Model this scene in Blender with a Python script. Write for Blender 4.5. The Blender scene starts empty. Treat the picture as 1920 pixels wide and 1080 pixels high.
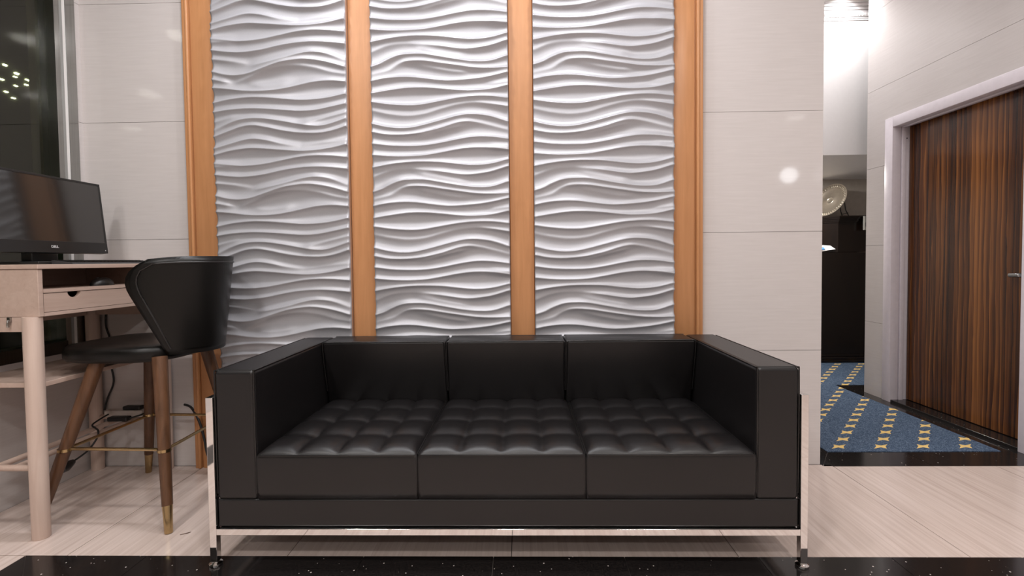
import bpy, bmesh, math, random
import numpy as np
from mathutils import Vector, Matrix
random.seed(7)
sc = bpy.context.scene
COL = sc.collection
R = math.radians

# ------------------------------------------------------------------ camera
F_PX, CAM_H, PX, PY = 900.0, 1.08, 960.0, 516.7
pitch, yaw, roll = -0.0315, 0.0213, -0.0111
fwd = Vector((-math.sin(yaw) * math.cos(pitch), math.cos(yaw) * math.cos(pitch), math.sin(pitch)))
rgt = fwd.cross(Vector((0, 0, 1))).normalized()
upv = rgt.cross(fwd)
r2 = math.cos(roll) * rgt + math.sin(roll) * upv
u2 = -math.sin(roll) * rgt + math.cos(roll) * upv
cam = bpy.data.cameras.new('camera')
camo = bpy.data.objects.new('camera', cam)
COL.objects.link(camo)
camo.matrix_world = Matrix(((r2.x, u2.x, -fwd.x, 0), (r2.y, u2.y, -fwd.y, 0), (r2.z, u2.z, -fwd.z, CAM_H), (0, 0, 0, 1)))
cam.sensor_width = 36
cam.sensor_fit = 'HORIZONTAL'
cam.lens = 36 * F_PX / 1920
cam.shift_x = 0
cam.shift_y = -(540 - PY) / 1920
cam.clip_start = 0.02
sc.camera = camo

# ------------------------------------------------------------------ world, exposure, lamps
w = bpy.data.worlds.new('night')
sc.world = w
w.use_nodes = True
w.node_tree.nodes['Background'].inputs[0].default_value = (0.012, 0.016, 0.012, 1)
w.node_tree.nodes['Background'].inputs[1].default_value = 1.0
sc.view_settings.view_transform = 'Standard'
sc.view_settings.look = 'None'
sc.view_settings.exposure = 0.35
sc.view_settings.gamma = 1
sc.view_settings.use_curve_mapping = False

CEIL = 3.2
def lamp(name, x, y, z, power, size, color=(1, .93, .87), spread=180, shape='DISK', size_y=None, aim=None):
    d = bpy.data.lights.new(name, 'AREA')
    d.energy = power
    d.shape = shape
    d.size = size
    if size_y:
        d.size_y = size_y
    d.color = color
    d.spread = R(spread)
    o = bpy.data.objects.new(name, d)
    o.location = (x, y, z)
    if aim:
        o.rotation_euler = (Vector(aim) - Vector((x, y, z))).to_track_quat('-Z', 'Y').to_euler()
    COL.objects.link(o)
    return o
WARM = (1, .965, .94)
COOL = (.97, .97, 1)
# wall-washing downlights close to the wave panels
for x in (-1.2, -0.41, 0.41):
    lamp('ceiling_downlight', x, 1.85, CEIL - .015, 11, .2, COOL)
# general lobby downlights
for x in (-1.6, -0.14, 1.3):
    for y in (0.55, -0.9, -2.4):
        lamp('ceiling_downlight', x, y, CEIL - .015, 18 if x < -1 else 13, .25, WARM)
lamp('ceiling_downlight', 2.1, 1.9, CEIL - .015, 3, .2, WARM)
lamp('hall_light', 1.95, 3.62, CEIL - .08, 6.5, .35, (1, .98, .98))
lamp('bulkhead_fill_light', 2.62, 3.90, CEIL - .01, 4.2, .12, (1, .98, .98), spread=130, aim=(2.62, 4.05, 2.2))  # unseen fill lamp added under the hall ceiling to brighten the bulkhead
lamp('hall_light', 3.6, 3.4, CEIL - .08, 6, .4, (1, .97, .96))
lamp('hall_light', 2.6, 4.7, 1.915, 20, .25, (1, .95, .88))
# unseen lamp added by the side wall so the polished tiles mirror a glint
lamp('added_glint_lamp', 2.58, .29, 1.87, .45, .15, (.95, .97, 1), aim=(1.3, 2.5, 1.5))

# ------------------------------------------------------------------ helpers
ORG = {}
def link(o):
    COL.objects.link(o)
    return o
def attach(o, p):
    if p is not None:
        o.parent = p
        if p.name in ORG:
            o.matrix_parent_inverse = Matrix.Translation(-ORG[p.name])
    return o
def tag(o, label=None, cat=None, group=None, kind=None):
    if label: o['label'] = label
    if cat: o['category'] = cat
    if group: o['group'] = group
    if kind: o['kind'] = kind
    return o
def thing(name, loc, label=None, cat=None, group=None, kind=None):
    o = bpy.data.objects.new(name, None)
    o.empty_display_size = .1
    o.location = loc
    link(o)
    ORG[o.name] = Vector(loc)
    return tag(o, label, cat, group, kind)
def from_bm(name, bm, m, parent=None, smooth=False, flat_angle=None, weighted=False):
    me = bpy.data.meshes.new(name)
    bmesh.ops.recalc_face_normals(bm, faces=bm.faces)
    bm.to_mesh(me)
    bm.free()
    if m: me.materials.append(m)
    if smooth:
        me.polygons.foreach_set('use_smooth', [True] * len(me.polygons))
        if flat_angle:
            me.set_sharp_from_angle(angle=R(flat_angle))
    o = bpy.data.objects.new(name, me)
    link(o)
    if weighted:
        o.modifiers.new('weighted', 'WEIGHTED_NORMAL').weight = 100
    return attach(o, parent)
def add_box(bm, x0, x1, y0, y1, z0, z1, bevel=0, seg=2):
    b = bmesh.new()
    vs = [b.verts.new((x, y, z)) for x in (x0, x1) for y in (y0, y1) for z in (z0, z1)]
    for f in ((0, 1, 3, 2), (4, 6, 7, 5), (0, 4, 5, 1), (2, 3, 7, 6), (0, 2, 6, 4), (1, 5, 7, 3)):
        b.faces.new([vs[i] for i in f])
    if bevel:
        bmesh.ops.bevel(b, geom=list(b.edges), offset=bevel, segments=seg, profile=.5, affect='EDGES', clamp_overlap=True)
    tmp = bpy.data.meshes.new('tmp')
    b.to_mesh(tmp)
    b.free()
    bm.from_mesh(tmp)
    bpy.data.meshes.remove(tmp)
def box(name, x0, x1, y0, y1, z0, z1, m, parent=None, bevel=0, seg=2):
    bm = bmesh.new()
    add_box(bm, x0, x1, y0, y1, z0, z1, bevel, seg)
    return from_bm(name, bm, m, parent, smooth=bool(bevel), weighted=bool(bevel))
def add_tube(bm, pts, r, n=10, closed=False):
    pts = [Vector(p) for p in pts]
    N = len(pts)
    rad = r if isinstance(r, (list, tuple)) else [r] * N
    rings = []
    prev = None
    for i, p in enumerate(pts):
        a = pts[i - 1] if (i > 0 or closed) else p
        b = pts[(i + 1) % N] if (i < N - 1 or closed) else p
        t = (b - a).normalized()
        if prev is None:
            ref = Vector((0, 0, 1)) if abs(t.z) < .9 else Vector((1, 0, 0))
            u = t.cross(ref).normalized()
        else:
            u = (prev - t * prev.dot(t)).normalized()
        prev = u
        v = t.cross(u)
        rings.append([bm.verts.new(p + rad[i] * (math.cos(2 * math.pi * k / n) * u + math.sin(2 * math.pi * k / n) * v)) for k in range(n)])
    M = N if closed else N - 1
    for i in range(M):
        A, B = rings[i], rings[(i + 1) % N]
        for k in range(n):
            bm.faces.new((A[k], A[(k + 1) % n], B[(k + 1) % n], B[k]))
    if not closed:
        bm.faces.new(rings[0][::-1])
        bm.faces.new(rings[-1])
def tube(name, pts, r, m, parent=None, n=10, closed=False):
    bm = bmesh.new()
    add_tube(bm, pts, r, n, closed)
    return from_bm(name, bm, m, parent, smooth=True, flat_angle=60)
def spline(ctrl, per=8):
    c = [Vector(p) for p in ctrl]
    out = []
    for i in range(len(c) - 1):
        p0, p1, p2, p3 = c[max(i - 1, 0)], c[i], c[i + 1], c[min(i + 2, len(c) - 1)]
        for k in range(per):
            t = k / per
            out.append(.5 * ((2 * p1) + (p2 - p0) * t + (2 * p0 - 5 * p1 + 4 * p2 - p3) * t * t + (3 * p1 - p0 - 3 * p2 + p3) * t ** 3))
    out.append(c[-1])
    return out
def lathe(name, prof, m, parent=None, n=40, mat4=None, origin=(0, 0, 0)):
    """profile of (radius, height) about z, then moved by mat4"""
    bm = bmesh.new()
    rings = []
    for (r, z) in prof:
        if r < 1e-6:
            rings.append([bm.verts.new((0, 0, z))])
        else:
            rings.append([bm.verts.new((r * math.cos(2 * math.pi * k / n), r * math.sin(2 * math.pi * k / n), z)) for k in range(n)])
    for A, B in zip(rings, rings[1:]):
        for k in range(n):
            k2 = (k + 1) % n
            if len(A) == 1 and len(B) == 1: continue
            if len(A) == 1: bm.faces.new((A[0], B[k], B[k2]))
            elif len(B) == 1: bm.faces.new((A[k], B[0], A[k2]))
            else: bm.faces.new((A[k], B[k], B[k2], A[k2]))
    M = (mat4 or Matrix.Identity(4))
    bmesh.ops.transform(bm, matrix=Matrix.Translation(origin) @ M, verts=bm.verts)
    return from_bm(name, bm, m, parent, smooth=True, flat_angle=45)
def grid_mesh(name, P, m, parent=None, extra=None):
    """P: (nu, nv, 3) array of points as a smooth sheet; extra(bm-like verts, faces) closes it"""
    nu, nv = P.shape[:2]
    verts = P.reshape(-1, 3).tolist()
    idx = np.arange(nu * nv).reshape(nu, nv)
    faces = np.stack([idx[:-1, :-1], idx[1:, :-1], idx[1:, 1:], idx[:-1, 1:]], -1).reshape(-1, 4).tolist()
    if extra: extra(verts, faces, idx)
    me = bpy.data.meshes.new(name)
    me.from_pydata(verts, [], faces)
    me.materials.append(m)
    me.polygons.foreach_set('use_smooth', [True] * len(me.polygons))
    me.update()
    o = bpy.data.objects.new(name, me)
    link(o)
    return attach(o, parent)

# ------------------------------------------------------------------ materials
class NT:
    def __init__(s, name):
        s.m = bpy.data.materials.new(name)
        s.m.use_nodes = True
        s.t = s.m.node_tree
        s.b = s.t.nodes['Principled BSDF']
    def n(s, typ, **kw):
        nd = s.t.nodes.new(typ)
        for k, v in kw.items(): setattr(nd, k, v)
        return nd
    def put(s, sock, v):
        if hasattr(v, 'is_linked') or isinstance(v, bpy.types.NodeSocket): s.t.links.new(v, sock)
        else: sock.default_value = v
    def math(s, op, a, b=0.0, c=None):
        nd = s.n('ShaderNodeMath', operation=op)
        s.put(nd.inputs[0], a); s.put(nd.inputs[1], b)
        if c is not None: s.put(nd.inputs[2], c)
        return nd.outputs[0]
    def coord(s, scale=(1, 1, 1), src='Object'):
        c = s.n('ShaderNodeTexCoord').outputs[src]
        mp = s.n('ShaderNodeMapping')
        mp.inputs['Scale'].default_value = scale
        s.t.links.new(c, mp.inputs['Vector'])
        return mp.outputs[0]
    def noise(s, vec, scale, detail=4, rough=.55, dist=0):
        nd = s.n('ShaderNodeTexNoise')
        s.t.links.new(vec, nd.inputs['Vector'])
        nd.inputs['Scale'].default_value = scale
        nd.inputs['Detail'].default_value = detail
        nd.inputs['Roughness'].default_value = rough
        nd.inputs['Distortion'].default_value = dist
        return nd.outputs['Fac']
    def ramp(s, fac, stops):
        nd = s.n('ShaderNodeValToRGB')
        e = nd.color_ramp.elements
        while len(e) < len(stops): e.new(.5)
        for el, (p, c) in zip(e, stops):
            el.position = p
            el.color = (*c, 1) if len(c) == 3 else c
        s.t.links.new(fac, nd.inputs[0])
        return nd.outputs[0]
    def mix(s, fac, a, b):
        nd = s.n('ShaderNodeMix', data_type='RGBA')
        s.put(nd.inputs[0], fac)
        for i, v in ((6, a), (7, b)):
            s.put(nd.inputs[i], (*v, 1) if isinstance(v, tuple) and len(v) == 3 else v)
        return nd.outputs[2]
    def bump(s, h, strength=.2, dist=.002):
        nd = s.n('ShaderNodeBump')
        nd.inputs['Strength'].default_value = strength
        nd.inputs['Distance'].default_value = dist
        s.t.links.new(h, nd.inputs['Height'])
        s.t.links.new(nd.outputs[0], s.b.inputs['Normal'])
    def set(s, color=None, rough=None, metal=None, spec=None, **kw):
        if color is not None: s.put(s.b.inputs['Base Color'], (*color, 1) if isinstance(color, tuple) and len(color) == 3 else color)
        if rough is not None: s.put(s.b.inputs['Roughness'], rough)
        if metal is not None: s.b.inputs['Metallic'].default_value = metal
        if spec is not None: s.b.inputs['Specular IOR Level'].default_value = spec
        for k, v in kw.items(): s.b.inputs[k].default_value = v
        return s.m
def plain(name, color, rough=.5, metal=0, spec=.5, vary=.06, scale=30, **kw):
    t = NT(name)
    v = t.noise(t.coord(), scale)
    a = tuple(c * (1 - vary) for c in color); b = tuple(min(1, c * (1 + vary)) for c in color)
    return t.set(t.ramp(v, [(.3, a), (.7, b)]), rough, metal, spec, **kw)

def m_leather(name, color, rough=.38, grain=420, spec=.46):
    t = NT(name)
    co = t.coord()
    big = t.noise(co, 3, 3)
    col = t.ramp(big, [(.3, tuple(c * .9 for c in color)), (.7, tuple(c * 1.1 for c in color))])
    vor = t.n('ShaderNodeTexVoronoi')
    t.t.links.new(co, vor.inputs['Vector'])
    vor.inputs['Scale'].default_value = grain
    t.bump(t.math('ADD', vor.outputs['Distance'], t.math('MULTIPLY', t.noise(co, 14, 4), .9)), .12, .0012)
    return t.set(col, rough, 0, spec)
def m_wall_tile():
    t = NT('wall_tile_stone')
    s = t.noise(t.coord((3, 3, 60)), 1.6, 5, .6, .3)
    f = t.noise(t.coord((8, 8, 220)), 1.2, 3)
    v = t.math('ADD', t.math('MULTIPLY', s, .7), t.math('MULTIPLY', f, .3))
    return t.set(t.ramp(v, [(.25, (.56, .522, .508)), (.5, (.595, .557, .545)), (.75, (.63, .592, .58))]), .06, 0, .45)
def m_floor_tile():
    t = NT('floor_tile_stone')
    s = t.noise(t.coord((26, 1.1, 1)), 1.5, 6, .65, .25)
    f = t.noise(t.coord((110, 2.0, 1)), 1.0, 3)
    v = t.math('ADD', t.math('MULTIPLY', s, .65), t.math('MULTIPLY', f, .35))
    return t.set(t.ramp(v, [(.28, (.47, .37, .325)), (.5, (.59, .485, .435)), (.72, (.68, .575, .53))]), .16, 0, .4)
def m_granite():
    t = NT('black_granite')
    co = t.coord()
    vor = t.n('ShaderNodeTexVoronoi')
    t.t.links.new(co, vor.inputs['Vector'])
    vor.inputs['Scale'].default_value = 75
    sel = t.math('GREATER_THAN', t.n('ShaderNodeSeparateColor').outputs[0], .5)
    sepc = t.t.nodes[-2] if False else t.n('ShaderNodeSeparateColor')
    t.t.links.new(vor.outputs['Color'], sepc.inputs[0])
    pick = t.math('GREATER_THAN', sepc.outputs[0], .86)
    dot = t.math('LESS_THAN', vor.outputs['Distance'], t.math('MULTIPLY', sepc.outputs[1], .22))
    fac = t.math('MULTIPLY', pick, dot)
    base = t.ramp(t.noise(co, 160, 3), [(.35, (.006, .005, .005)), (.7, (.02, .017, .016))])
    return t.set(t.mix(fac, base, (.55, .5, .46)), .13, 0, .5)
def m_carpet():
    t = NT('blue_patterned_carpet')
    sep = t.n('ShaderNodeSeparateXYZ')
    t.t.links.new(t.coord(), sep.inputs[0])
    x, y = sep.outputs[0], sep.outputs[1]
    PXX, PYY = .235, .112
    row = t.math('FLOOR', t.math('DIVIDE', t.math('SUBTRACT', y, 2.733 - PYY / 2), PYY))
    ly = t.math('SUBTRACT', t.math('SUBTRACT', y, 2.733), t.math('MULTIPLY', row, PYY))
    sh = t.math('MULTIPLY', row, PXX * .412)
    xx = t.math('SUBTRACT', t.math('SUBTRACT', x, 1.788 - PXX / 2), sh)
    lx = t.math('SUBTRACT', t.math('SUBTRACT', xx, t.math('MULTIPLY', t.math('FLOOR', t.math('DIVIDE', xx, PXX)), PXX)), PXX / 2)
    ax, ay = t.math('ABSOLUTE', t.math('SUBTRACT', lx, t.math('MULTIPLY', ly, .80))), t.math('ABSOLUTE', ly)
    c1 = t.math('LESS_THAN', ay, t.math('ADD', t.math('MULTIPLY', ax, .45), .0145))
    c2 = t.math('LESS_THAN', ax, t.math('ADD', t.math('MULTIPLY', ay, .30), .026))
    c3 = t.math('LESS_THAN', ay, .031)
    motif = t.math('MULTIPLY', t.math('MULTIPLY', c1, c2), c3)
    co = t.coord()
    sw = t.noise(co, 55, 4, .65, 3.0)
    fine = t.noise(co, 300, 2)
    v = t.math('ADD', t.math('MULTIPLY', sw, .75), t.math('MULTIPLY', fine, .25))
    blue = t.ramp(v, [(.40, (.026, .044, .078)), (.5, (.055, .085, .14)), (.60, (.16, .21, .29))])
    band = t.math('LESS_THAN', t.math('ABSOLUTE', t.math('SUBTRACT', ay, .012)), .0035)
    gold = t.mix(t.math('MULTIPLY', band, .6), (.78, .56, .22), (.42, .26, .08))
    t.bump(fine, .5, .003)
    return t.set(t.mix(motif, blue, gold), .9, 0, .1)
def m_zebra():
    t = NT('dark_striped_veneer')
    a = t.noise(t.coord((1, 9, .16)), 1.0, 3, .5, .5)
    b = t.noise(t.coord((1, 44, .42)), 1.0, 5, .6, .9)
    c = t.noise(t.coord((1, 240, 2.2)), 1.0, 3, .6, .3)
    wv = t.n('ShaderNodeTexWave', wave_type='BANDS', bands_direction='Y', wave_profile='SAW')
    t.t.links.new(t.coord((1, 1, .10)), wv.inputs['Vector'])
    wv.inputs['Scale'].default_value = 9
    wv.inputs['Distortion'].default_value = 5
    wv.inputs['Detail'].default_value = 3
    wv.inputs['Detail Scale'].default_value = 1.6
    v = t.math('ADD', t.math('ADD', t.math('MULTIPLY', a, .46), t.math('MULTIPLY', b, .28)), t.math('ADD', t.math('MULTIPLY', c, .16), t.math('MULTIPLY', wv.outputs['Fac'], .12)))
    col = t.ramp(v, [(.38, (.020, .007, .003)), (.46, (.048, .016, .006)), (.53, (.13, .046, .013)), (.62, (.30, .115, .030))])
    return t.set(col, .2, 0, .5)
def m_wood(name, dark, light, axis='Z', rough=.4):
    t = NT(name)
    sc_ = {'Z': (40, 40, 2.5), 'Y': (40, 2.5, 40), 'X': (2.5, 40, 40)}[axis]
    v = t.noise(t.coord(sc_), 1.0, 5, .6, .5)
    return t.set(t.ramp(v, [(.3, dark), (.7, light)]), rough, 0, .4)
def m_wave():
    t = NT('silver_satin_panel_paint')
    v = t.noise(t.coord(), 500, 2)
    return t.set(t.ramp(v, [(.3, (.375, .375, .40)), (.7, (.425, .425, .45))]), .40, .2, .5)
def m_brushed(name, color, rough=.25):
    t = NT(name)
    v = t.noise(t.coord((90, 90, 1.2)), 2, 4)
    return t.set(t.ramp(v, [(.3, tuple(c * .8 for c in color)), (.7, color)]), rough, 1, .5)

LEATHER = m_leather('black_sofa_leather', (.0085, .0075, .0078), .35)
LEATHER2 = m_leather('black_stool_leather', (.0038, .0034, .003), .34, 600, .32)
PIPING = plain('black_piping', (.008, .007, .007), .35)
CHROME = plain('polished_chrome', (.82, .81, .80), .04, 1, vary=.01)
BRASS = plain('brushed_brass', (.47, .345, .18), .24, 1)
WALNUT = m_wood('walnut_legs', (.065, .029, .014), (.14, .066, .033), 'Z', .36)
BIRCH = m_wood('pale_birch', (.47, .345, .285), (.55, .42, .355), 'Y', .42)
BIRCHZ = m_wood('pale_birch_leg', (.55, .415, .35), (.63, .50, .43), 'Z', .42)
TILE = m_wall_tile()
FLOOR = m_floor_tile()
GRANITE = m_granite()
CARPET = m_carpet()
ZEBRA = m_zebra()
WAVE = m_wave()
BRONZE = m_wood('copper_brown_post', (.46, .215, .09), (.54, .26, .115), 'Z', .36)
GROUT = plain('grey_grout', (.20, .175, .155), .8)
WHITE = plain('white_paint', (.80, .78, .78), .5, vary=.012)
CEILW = plain('ceiling_white', (.80, .78, .76), .8)
JAMB = plain('door_frame_paint', (.74, .69, .74), .35, vary=.03)
STEEL = m_brushed('brushed_steel', (.42, .43, .42), .16)
BLACKP = plain('black_plastic', (.012, .012, .012), .35)
GREYP = plain('charcoal_keys', (.035, .035, .037), .5)
CABLE = plain('black_cable', (.010, .010, .010), .5)
SCREEN = plain('dark_screen_glass', (.022, .021, .020), .10, spec=1.0, vary=0)
DARKWOOD = m_wood('dark_stained_wood', (.004, .002, .0014), (.010, .005, .003), 'Z', .25)
GREYWALL = plain('grey_beige_plaster', (.52, .47, .42), .7)
SILVER = plain('antique_silver', (.55, .50, .43), .3, .9)
PAPER = plain('white_paper', (.8, .8, .82), .6)
BLUEP = plain('blue_print', (.08, .3, .75), .6)
WHITEP = plain('white_plastic', (.62, .57, .53), .45)
BOXGREY = plain('grey_box_plastic', (.22, .215, .20), .5)
LOGO = plain('silver_lettering', (.6, .6, .6), .35)
def m_glass():
    t = NT('dark_window_glass')
    t.set((.40, .43, .27), .02, 0, .4)
    t.b.inputs['Transmission Weight'].default_value = 1
    t.b.inputs['IOR'].default_value = 1.5
    return t.m
GLASS = m_glass()
NIGHT = plain('night_asphalt', (.02, .022, .018), .9)

# ------------------------------------------------------------------ room shell
XL, XR, YB, YF = -2.30, 2.72, 2.50, -4.0
HX, HY = 4.6, 5.35          # hall beyond
fl = tag(box('floor', XL - .3, HX, YF, HY + .2, -.12, -.006, GROUT), kind='structure')
JX = [XL, -1.706, -.877, -.050, .772, 1.594, 2.416, XR]
G = .0016
def floor_piece(x0, x1, y0, y1, m=FLOOR, name='floor_tile'):
    return box(name, x0 + G, x1 - G, y0 + G, y1 - G, -.012, 0, m, fl)
def poly_piece(name, pts, m, top=0.0):
    bm = bmesh.new()
    a = [bm.verts.new((x, y, -.012)) for x, y in pts]
    b = [bm.verts.new((x, y, top)) for x, y in pts]
    bm.faces.new(a[::-1]); bm.faces.new(b)
    for i in range(len(pts)):
        j = (i + 1) % len(pts)
        bm.faces.new((a[i], a[j], b[j], b[i]))
    return from_bm(name, bm, m, fl)
BF, BBk = 1.540, 1.718      # black border, front and back edge
BL0, BL1 = -1.862, -1.690
for x0, x1 in zip(JX, JX[1:]):
    if x1 <= 1.60:
        floor_piece(x0, x1, BBk, 2.44 if x1 < -1.6 else 2.4985)
    else:
        floor_piece(x0, x1, BBk, 2.478)
floor_piece(XL, -1.706, 2.44, 2.4985)             # edging strip along the left stretch of the wall
# the mitred black border
bj = [-1.402, -.592, -.115, .36, .84, 1.312, 1.80, 2.28, XR]
g = .001
poly_piece('border_tile', [(BL0, BBk), (BL1, BF), (-1.402 - g, BF), (-1.402 - g, BBk)], GRANITE)
for x0, x1 in zip(bj, bj[1:]):
    poly_piece('border_tile', [(x0 + g, BBk), (x0 + g, BF), (x1 - g, BF), (x1 - g, BBk)], GRANITE)
poly_piece('border_tile', [(BL0, BBk - .002), (BL0, .9), (BL1, .9), (BL1, BF - .002)], GRANITE)
poly_piece('border_tile', [(BL0, .898), (BL0, .1), (BL1, .1), (BL1, .898)], GRANITE)
# light tiles this side of the border
for y0, y1 in ((.715, BF), (-.11, .715), (-.935, -.11)):
    for x0, x1 in zip([BL1] + JX[2:], JX[2:]):
        floor_piece(x0, x1, y0, y1)
for y0, y1 in ((.9, BBk), (.08, .9)):
    floor_piece(XL, BL0, y0, y1)
floor_piece(XL, XR, YF, -.935)
floor_piece(XL, BL1, -.935, .08)
# granite strips and carpet in the hall
SX0, SX1 = 1.545, 1.68
CX1 = 2.62
poly_piece('border_tile', [(SX0, 2.480), (2.10, 2.480), (2.10, 2.660), (SX1, 2.660)], GRANITE)
poly_piece('border_tile', [(2.102, 2.480), (XR + .11, 2.480), (XR + .11, 2.660), (2.102, 2.660)], GRANITE)
poly_piece('border_tile', [(SX0 - .0, 2.483), (SX1 - .002, 2.662), (SX1 - .002, 4.4), (SX0, 4.4)], GRANITE)
poly_piece('border_tile', [(CX1, 2.662), (XR, 2.662), (XR, 3.25), (CX1, 3.25)], GRANITE)
poly_piece('border_tile', [(CX1, 3.252), (XR, 3.252), (XR, 4.06), (CX1, 4.06)], GRANITE)
poly_piece('border_tile', [(XR + .002, 3.86), (3.9, 3.86), (3.9, 4.06), (XR + .002, 4.06)], GRANITE)
bm = bmesh.new()
add_box(bm, SX1, CX1, 2.662, 4.062, -.01, .003)
add_box(bm, SX1, HX, 4.062, 5.2, -.01, .003)
cp = from_bm('hall_carpet', bm, CARPET)
tag(cp, 'blue carpet with rows of gold cross motifs in the hall', 'carpet')

cl = tag(box('ceiling', XL - .3, HX, YF, HY + .2, CEIL, CEIL + .1, CEILW), kind='structure')

# back wall with its tiles, ending at the hall
WZ = [0.0, .60, 1.212, 1.826, 2.438, 3.05, CEIL]
wb = tag(box('wall_back', XL - .3, 1.54, YB + .012, YB + .2, 0, CEIL, GROUT), kind='structure')
wr_ = .0009
for (x0, x1) in ((XL, -1.72), (.90, 1.54)):
    for z0, z1 in zip(WZ, WZ[1:]):
        box('wall_tile', x0, x1, YB, YB + .014, z0 + wr_, z1 - wr_, TILE, wb)
box('return_facing', 1.530, 1.5405, YB + .0145, HY, 0, CEIL, TILE, wb)
tag(box('wall_hall_left', 1.25, 1.535, YB + .2, HY, 0, CEIL, WHITE), kind='structure')

# left wall: tiled below and around a tall dark window
wl = tag(box('wall_left', XL - .25, XL - .013, YF, YB + .2, 0, .640, GROUT), kind='structure')
box('wall_tile', XL - .014, XL, 1.3, YB, 0, .640, TILE, wl)
box('wall_tile', XL - .014, XL, YF, 1.298, 0, .640, TILE, wl)
box('wall_pier', XL - .25, XL - .013, 2.472, YB + .2, .640, CEIL, GROUT, wl)
for z0, z1 in zip(WZ[1:], WZ[2:]):
    box('wall_tile', XL - .014, XL, 2.472, YB, max(z0, .642) + wr_, z1 - wr_, TILE, wl)
win = tag(box('window_1', XL - .075, XL - .06, YF, 2.375, .70, CEIL, GLASS), kind='structure')
box('window_frame', XL - .10, XL - .012, 2.374, 2.416, .665, CEIL, STEEL, win)
box('window_frame', XL - .10, XL + .004, 2.418, 2.470, .665, CEIL, STEEL, win)
box('window_sill', XL - .10, XL - .004, YF, 2.374, .642, .70, m_brushed('dark_bronze_sill', (.09, .075, .06), .35), win)
tag(box('trim_1', XL - .012, XL + .002, 2.4165, 2.4175, .665, CEIL, WHITE), kind='structure')

# rear wall, behind the viewer
tag(box('wall_front', XL - .3, HX, YF - .2, YF, 0, CEIL, GREYWALL), kind='structure')

# right wall with the doorway
DY0, DY1, DZ = 2.662, 3.585, 2.02
FW = .075                       # frame width
wr = tag(box('wall_right', XR + .013, XR + .3, DY1 + FW, 3.86, 0, CEIL, GROUT), kind='structure')
box('wall_lintel', XR + .013, XR + .3, DY0 - FW, DY1 + FW, DZ + FW, CEIL, GROUT, wr)
box('wall_pier', XR + .013, XR + .3, YF, DY0 - FW, 0, CEIL, GROUT, wr)
RZ = [0, .57, 1.165, 1.76, 2.352, 2.945, CEIL]
for z0, z1 in zip(RZ, RZ[1:]):
    ya = DY1 + FW if z0 < DZ else None
    if z1 <= DZ + FW:
        box('wall_tile', XR, XR + .014, DY1 + FW, 3.86, z0 + wr_, z1 - wr_, TILE, wr)
        box('wall_tile', XR, XR + .014, 1.4, DY0 - FW, z0 + wr_, z1 - wr_, TILE, wr)
    elif z0 < DZ + FW:
        bm = bmesh.new()
        pts = [(3.86, z0 + wr_), (3.86, z1 - wr_), (1.4, z1 - wr_), (1.4, z0 + wr_), (DY0 - FW, z0 + wr_), (DY0 - FW, DZ + FW), (DY1 + FW, DZ + FW), (DY1 + FW, z0 + wr_)]
        a = [bm.verts.new((XR, y, z)) for y, z in pts]; b = [bm.verts.new((XR + .014, y, z)) for y, z in pts]
        bm.faces.new(a); bm.faces.new(b[::-1])
        for i in range(len(pts)):
            j = (i + 1) % len(pts); bm.faces.new((a[i], b[i], b[j], a[j]))
        from_bm('wall_tile', bm, TILE, wr)
    else:
        box('wall_tile', XR, XR + .014, 1.4, 3.86, z0 + wr_, z1 - wr_, TILE, wr)
box('wall_tile', XR, XR + .014, YF, 1.398, 0, CEIL, TILE, wr)
# door frame: face, rebate and stop on three sides, as trim
tr = thing('trim_2', (XR, DY1, 0), kind='structure')
def frame_profile(bm, side):
    pass
def frame_member(name, a, b):
    """one frame member: face plate proud of the wall, deep reveal, raised stop"""
    bm = bmesh.new()
    (y0, y1, z0, z1), (sy0, sy1, sz0, sz1), (ty0, ty1, tz0, tz1) = b
    add_box(bm, XR - .012, XR + .05, y0, y1, z0, z1, .003)
    add_box(bm, XR + .045, XR + .20, sy0, sy1, sz0, sz1, .002)
    add_box(bm, XR + .055, XR + .085, ty0, ty1, tz0, tz1, .003)
    return from_bm(name, bm, JAMB, tr, smooth=True, flat_angle=40)
frame_member('door_jamb', 0, ((DY1, DY1 + FW, 0, DZ + FW), (DY1 + .012, DY1 + FW, 0, DZ + FW), (DY1 - .006, DY1 + .02, 0, DZ)))
frame_member('door_jamb', 0, ((DY0 - FW, DY0, 0, DZ + FW), (DY0 - FW, DY0 - .012, 0, DZ + FW), (DY0 - .02, DY0 + .006, 0, DZ)))
frame_member('door_head', 0, ((DY0, DY1, DZ, DZ + FW), (DY0, DY1, DZ + .012, DZ + FW), (DY0, DY1, DZ - .006, DZ + .02)))
for z in (1.94,):
    tube('screw', [(XR + .10, DY1 + .010, z), (XR + .10, DY1 + .014, z)], .005, BLACKP, tr, 8)
# granite sill step under the door
st = tag(box('trim_3', XR - .002, XR + .22, DY0, DY1 + FW, -.01, .018, GRANITE, bevel=.003), kind='structure')
DX = XR + .115
dr = tag(box('door_1', DX, DX + .045, DY0 - .004, DY1 + .004, .022, DZ + .004, ZEBRA, bevel=.002), kind='structure')
# lever handle with its plate
bm = bmesh.new()
add_box(bm, DX - .010, DX, DY0 + .065, DY0 + .112, .90, 1.14, .006, 3)
from_bm('handle_plate', bm, STEEL, dr, smooth=True, flat_angle=40)
tube('handle', spline([(DX - .002, DY0 + .088, .965), (DX - .040, DY0 + .088, .965), (DX - .052, DY0 + .100, .965), (DX - .053, DY0 + .135, .965)], 6), .0125, STEEL, dr, 12)
lathe('lock_cylinder', [(0, 0), (.013, 0), (.013, .012), (.010, .014), (0, .014)], STEEL, dr, 20, Matrix.Rotation(R(-90), 4, 'Y'), (DX - .008, DY0 + .088, 1.09))

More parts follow.
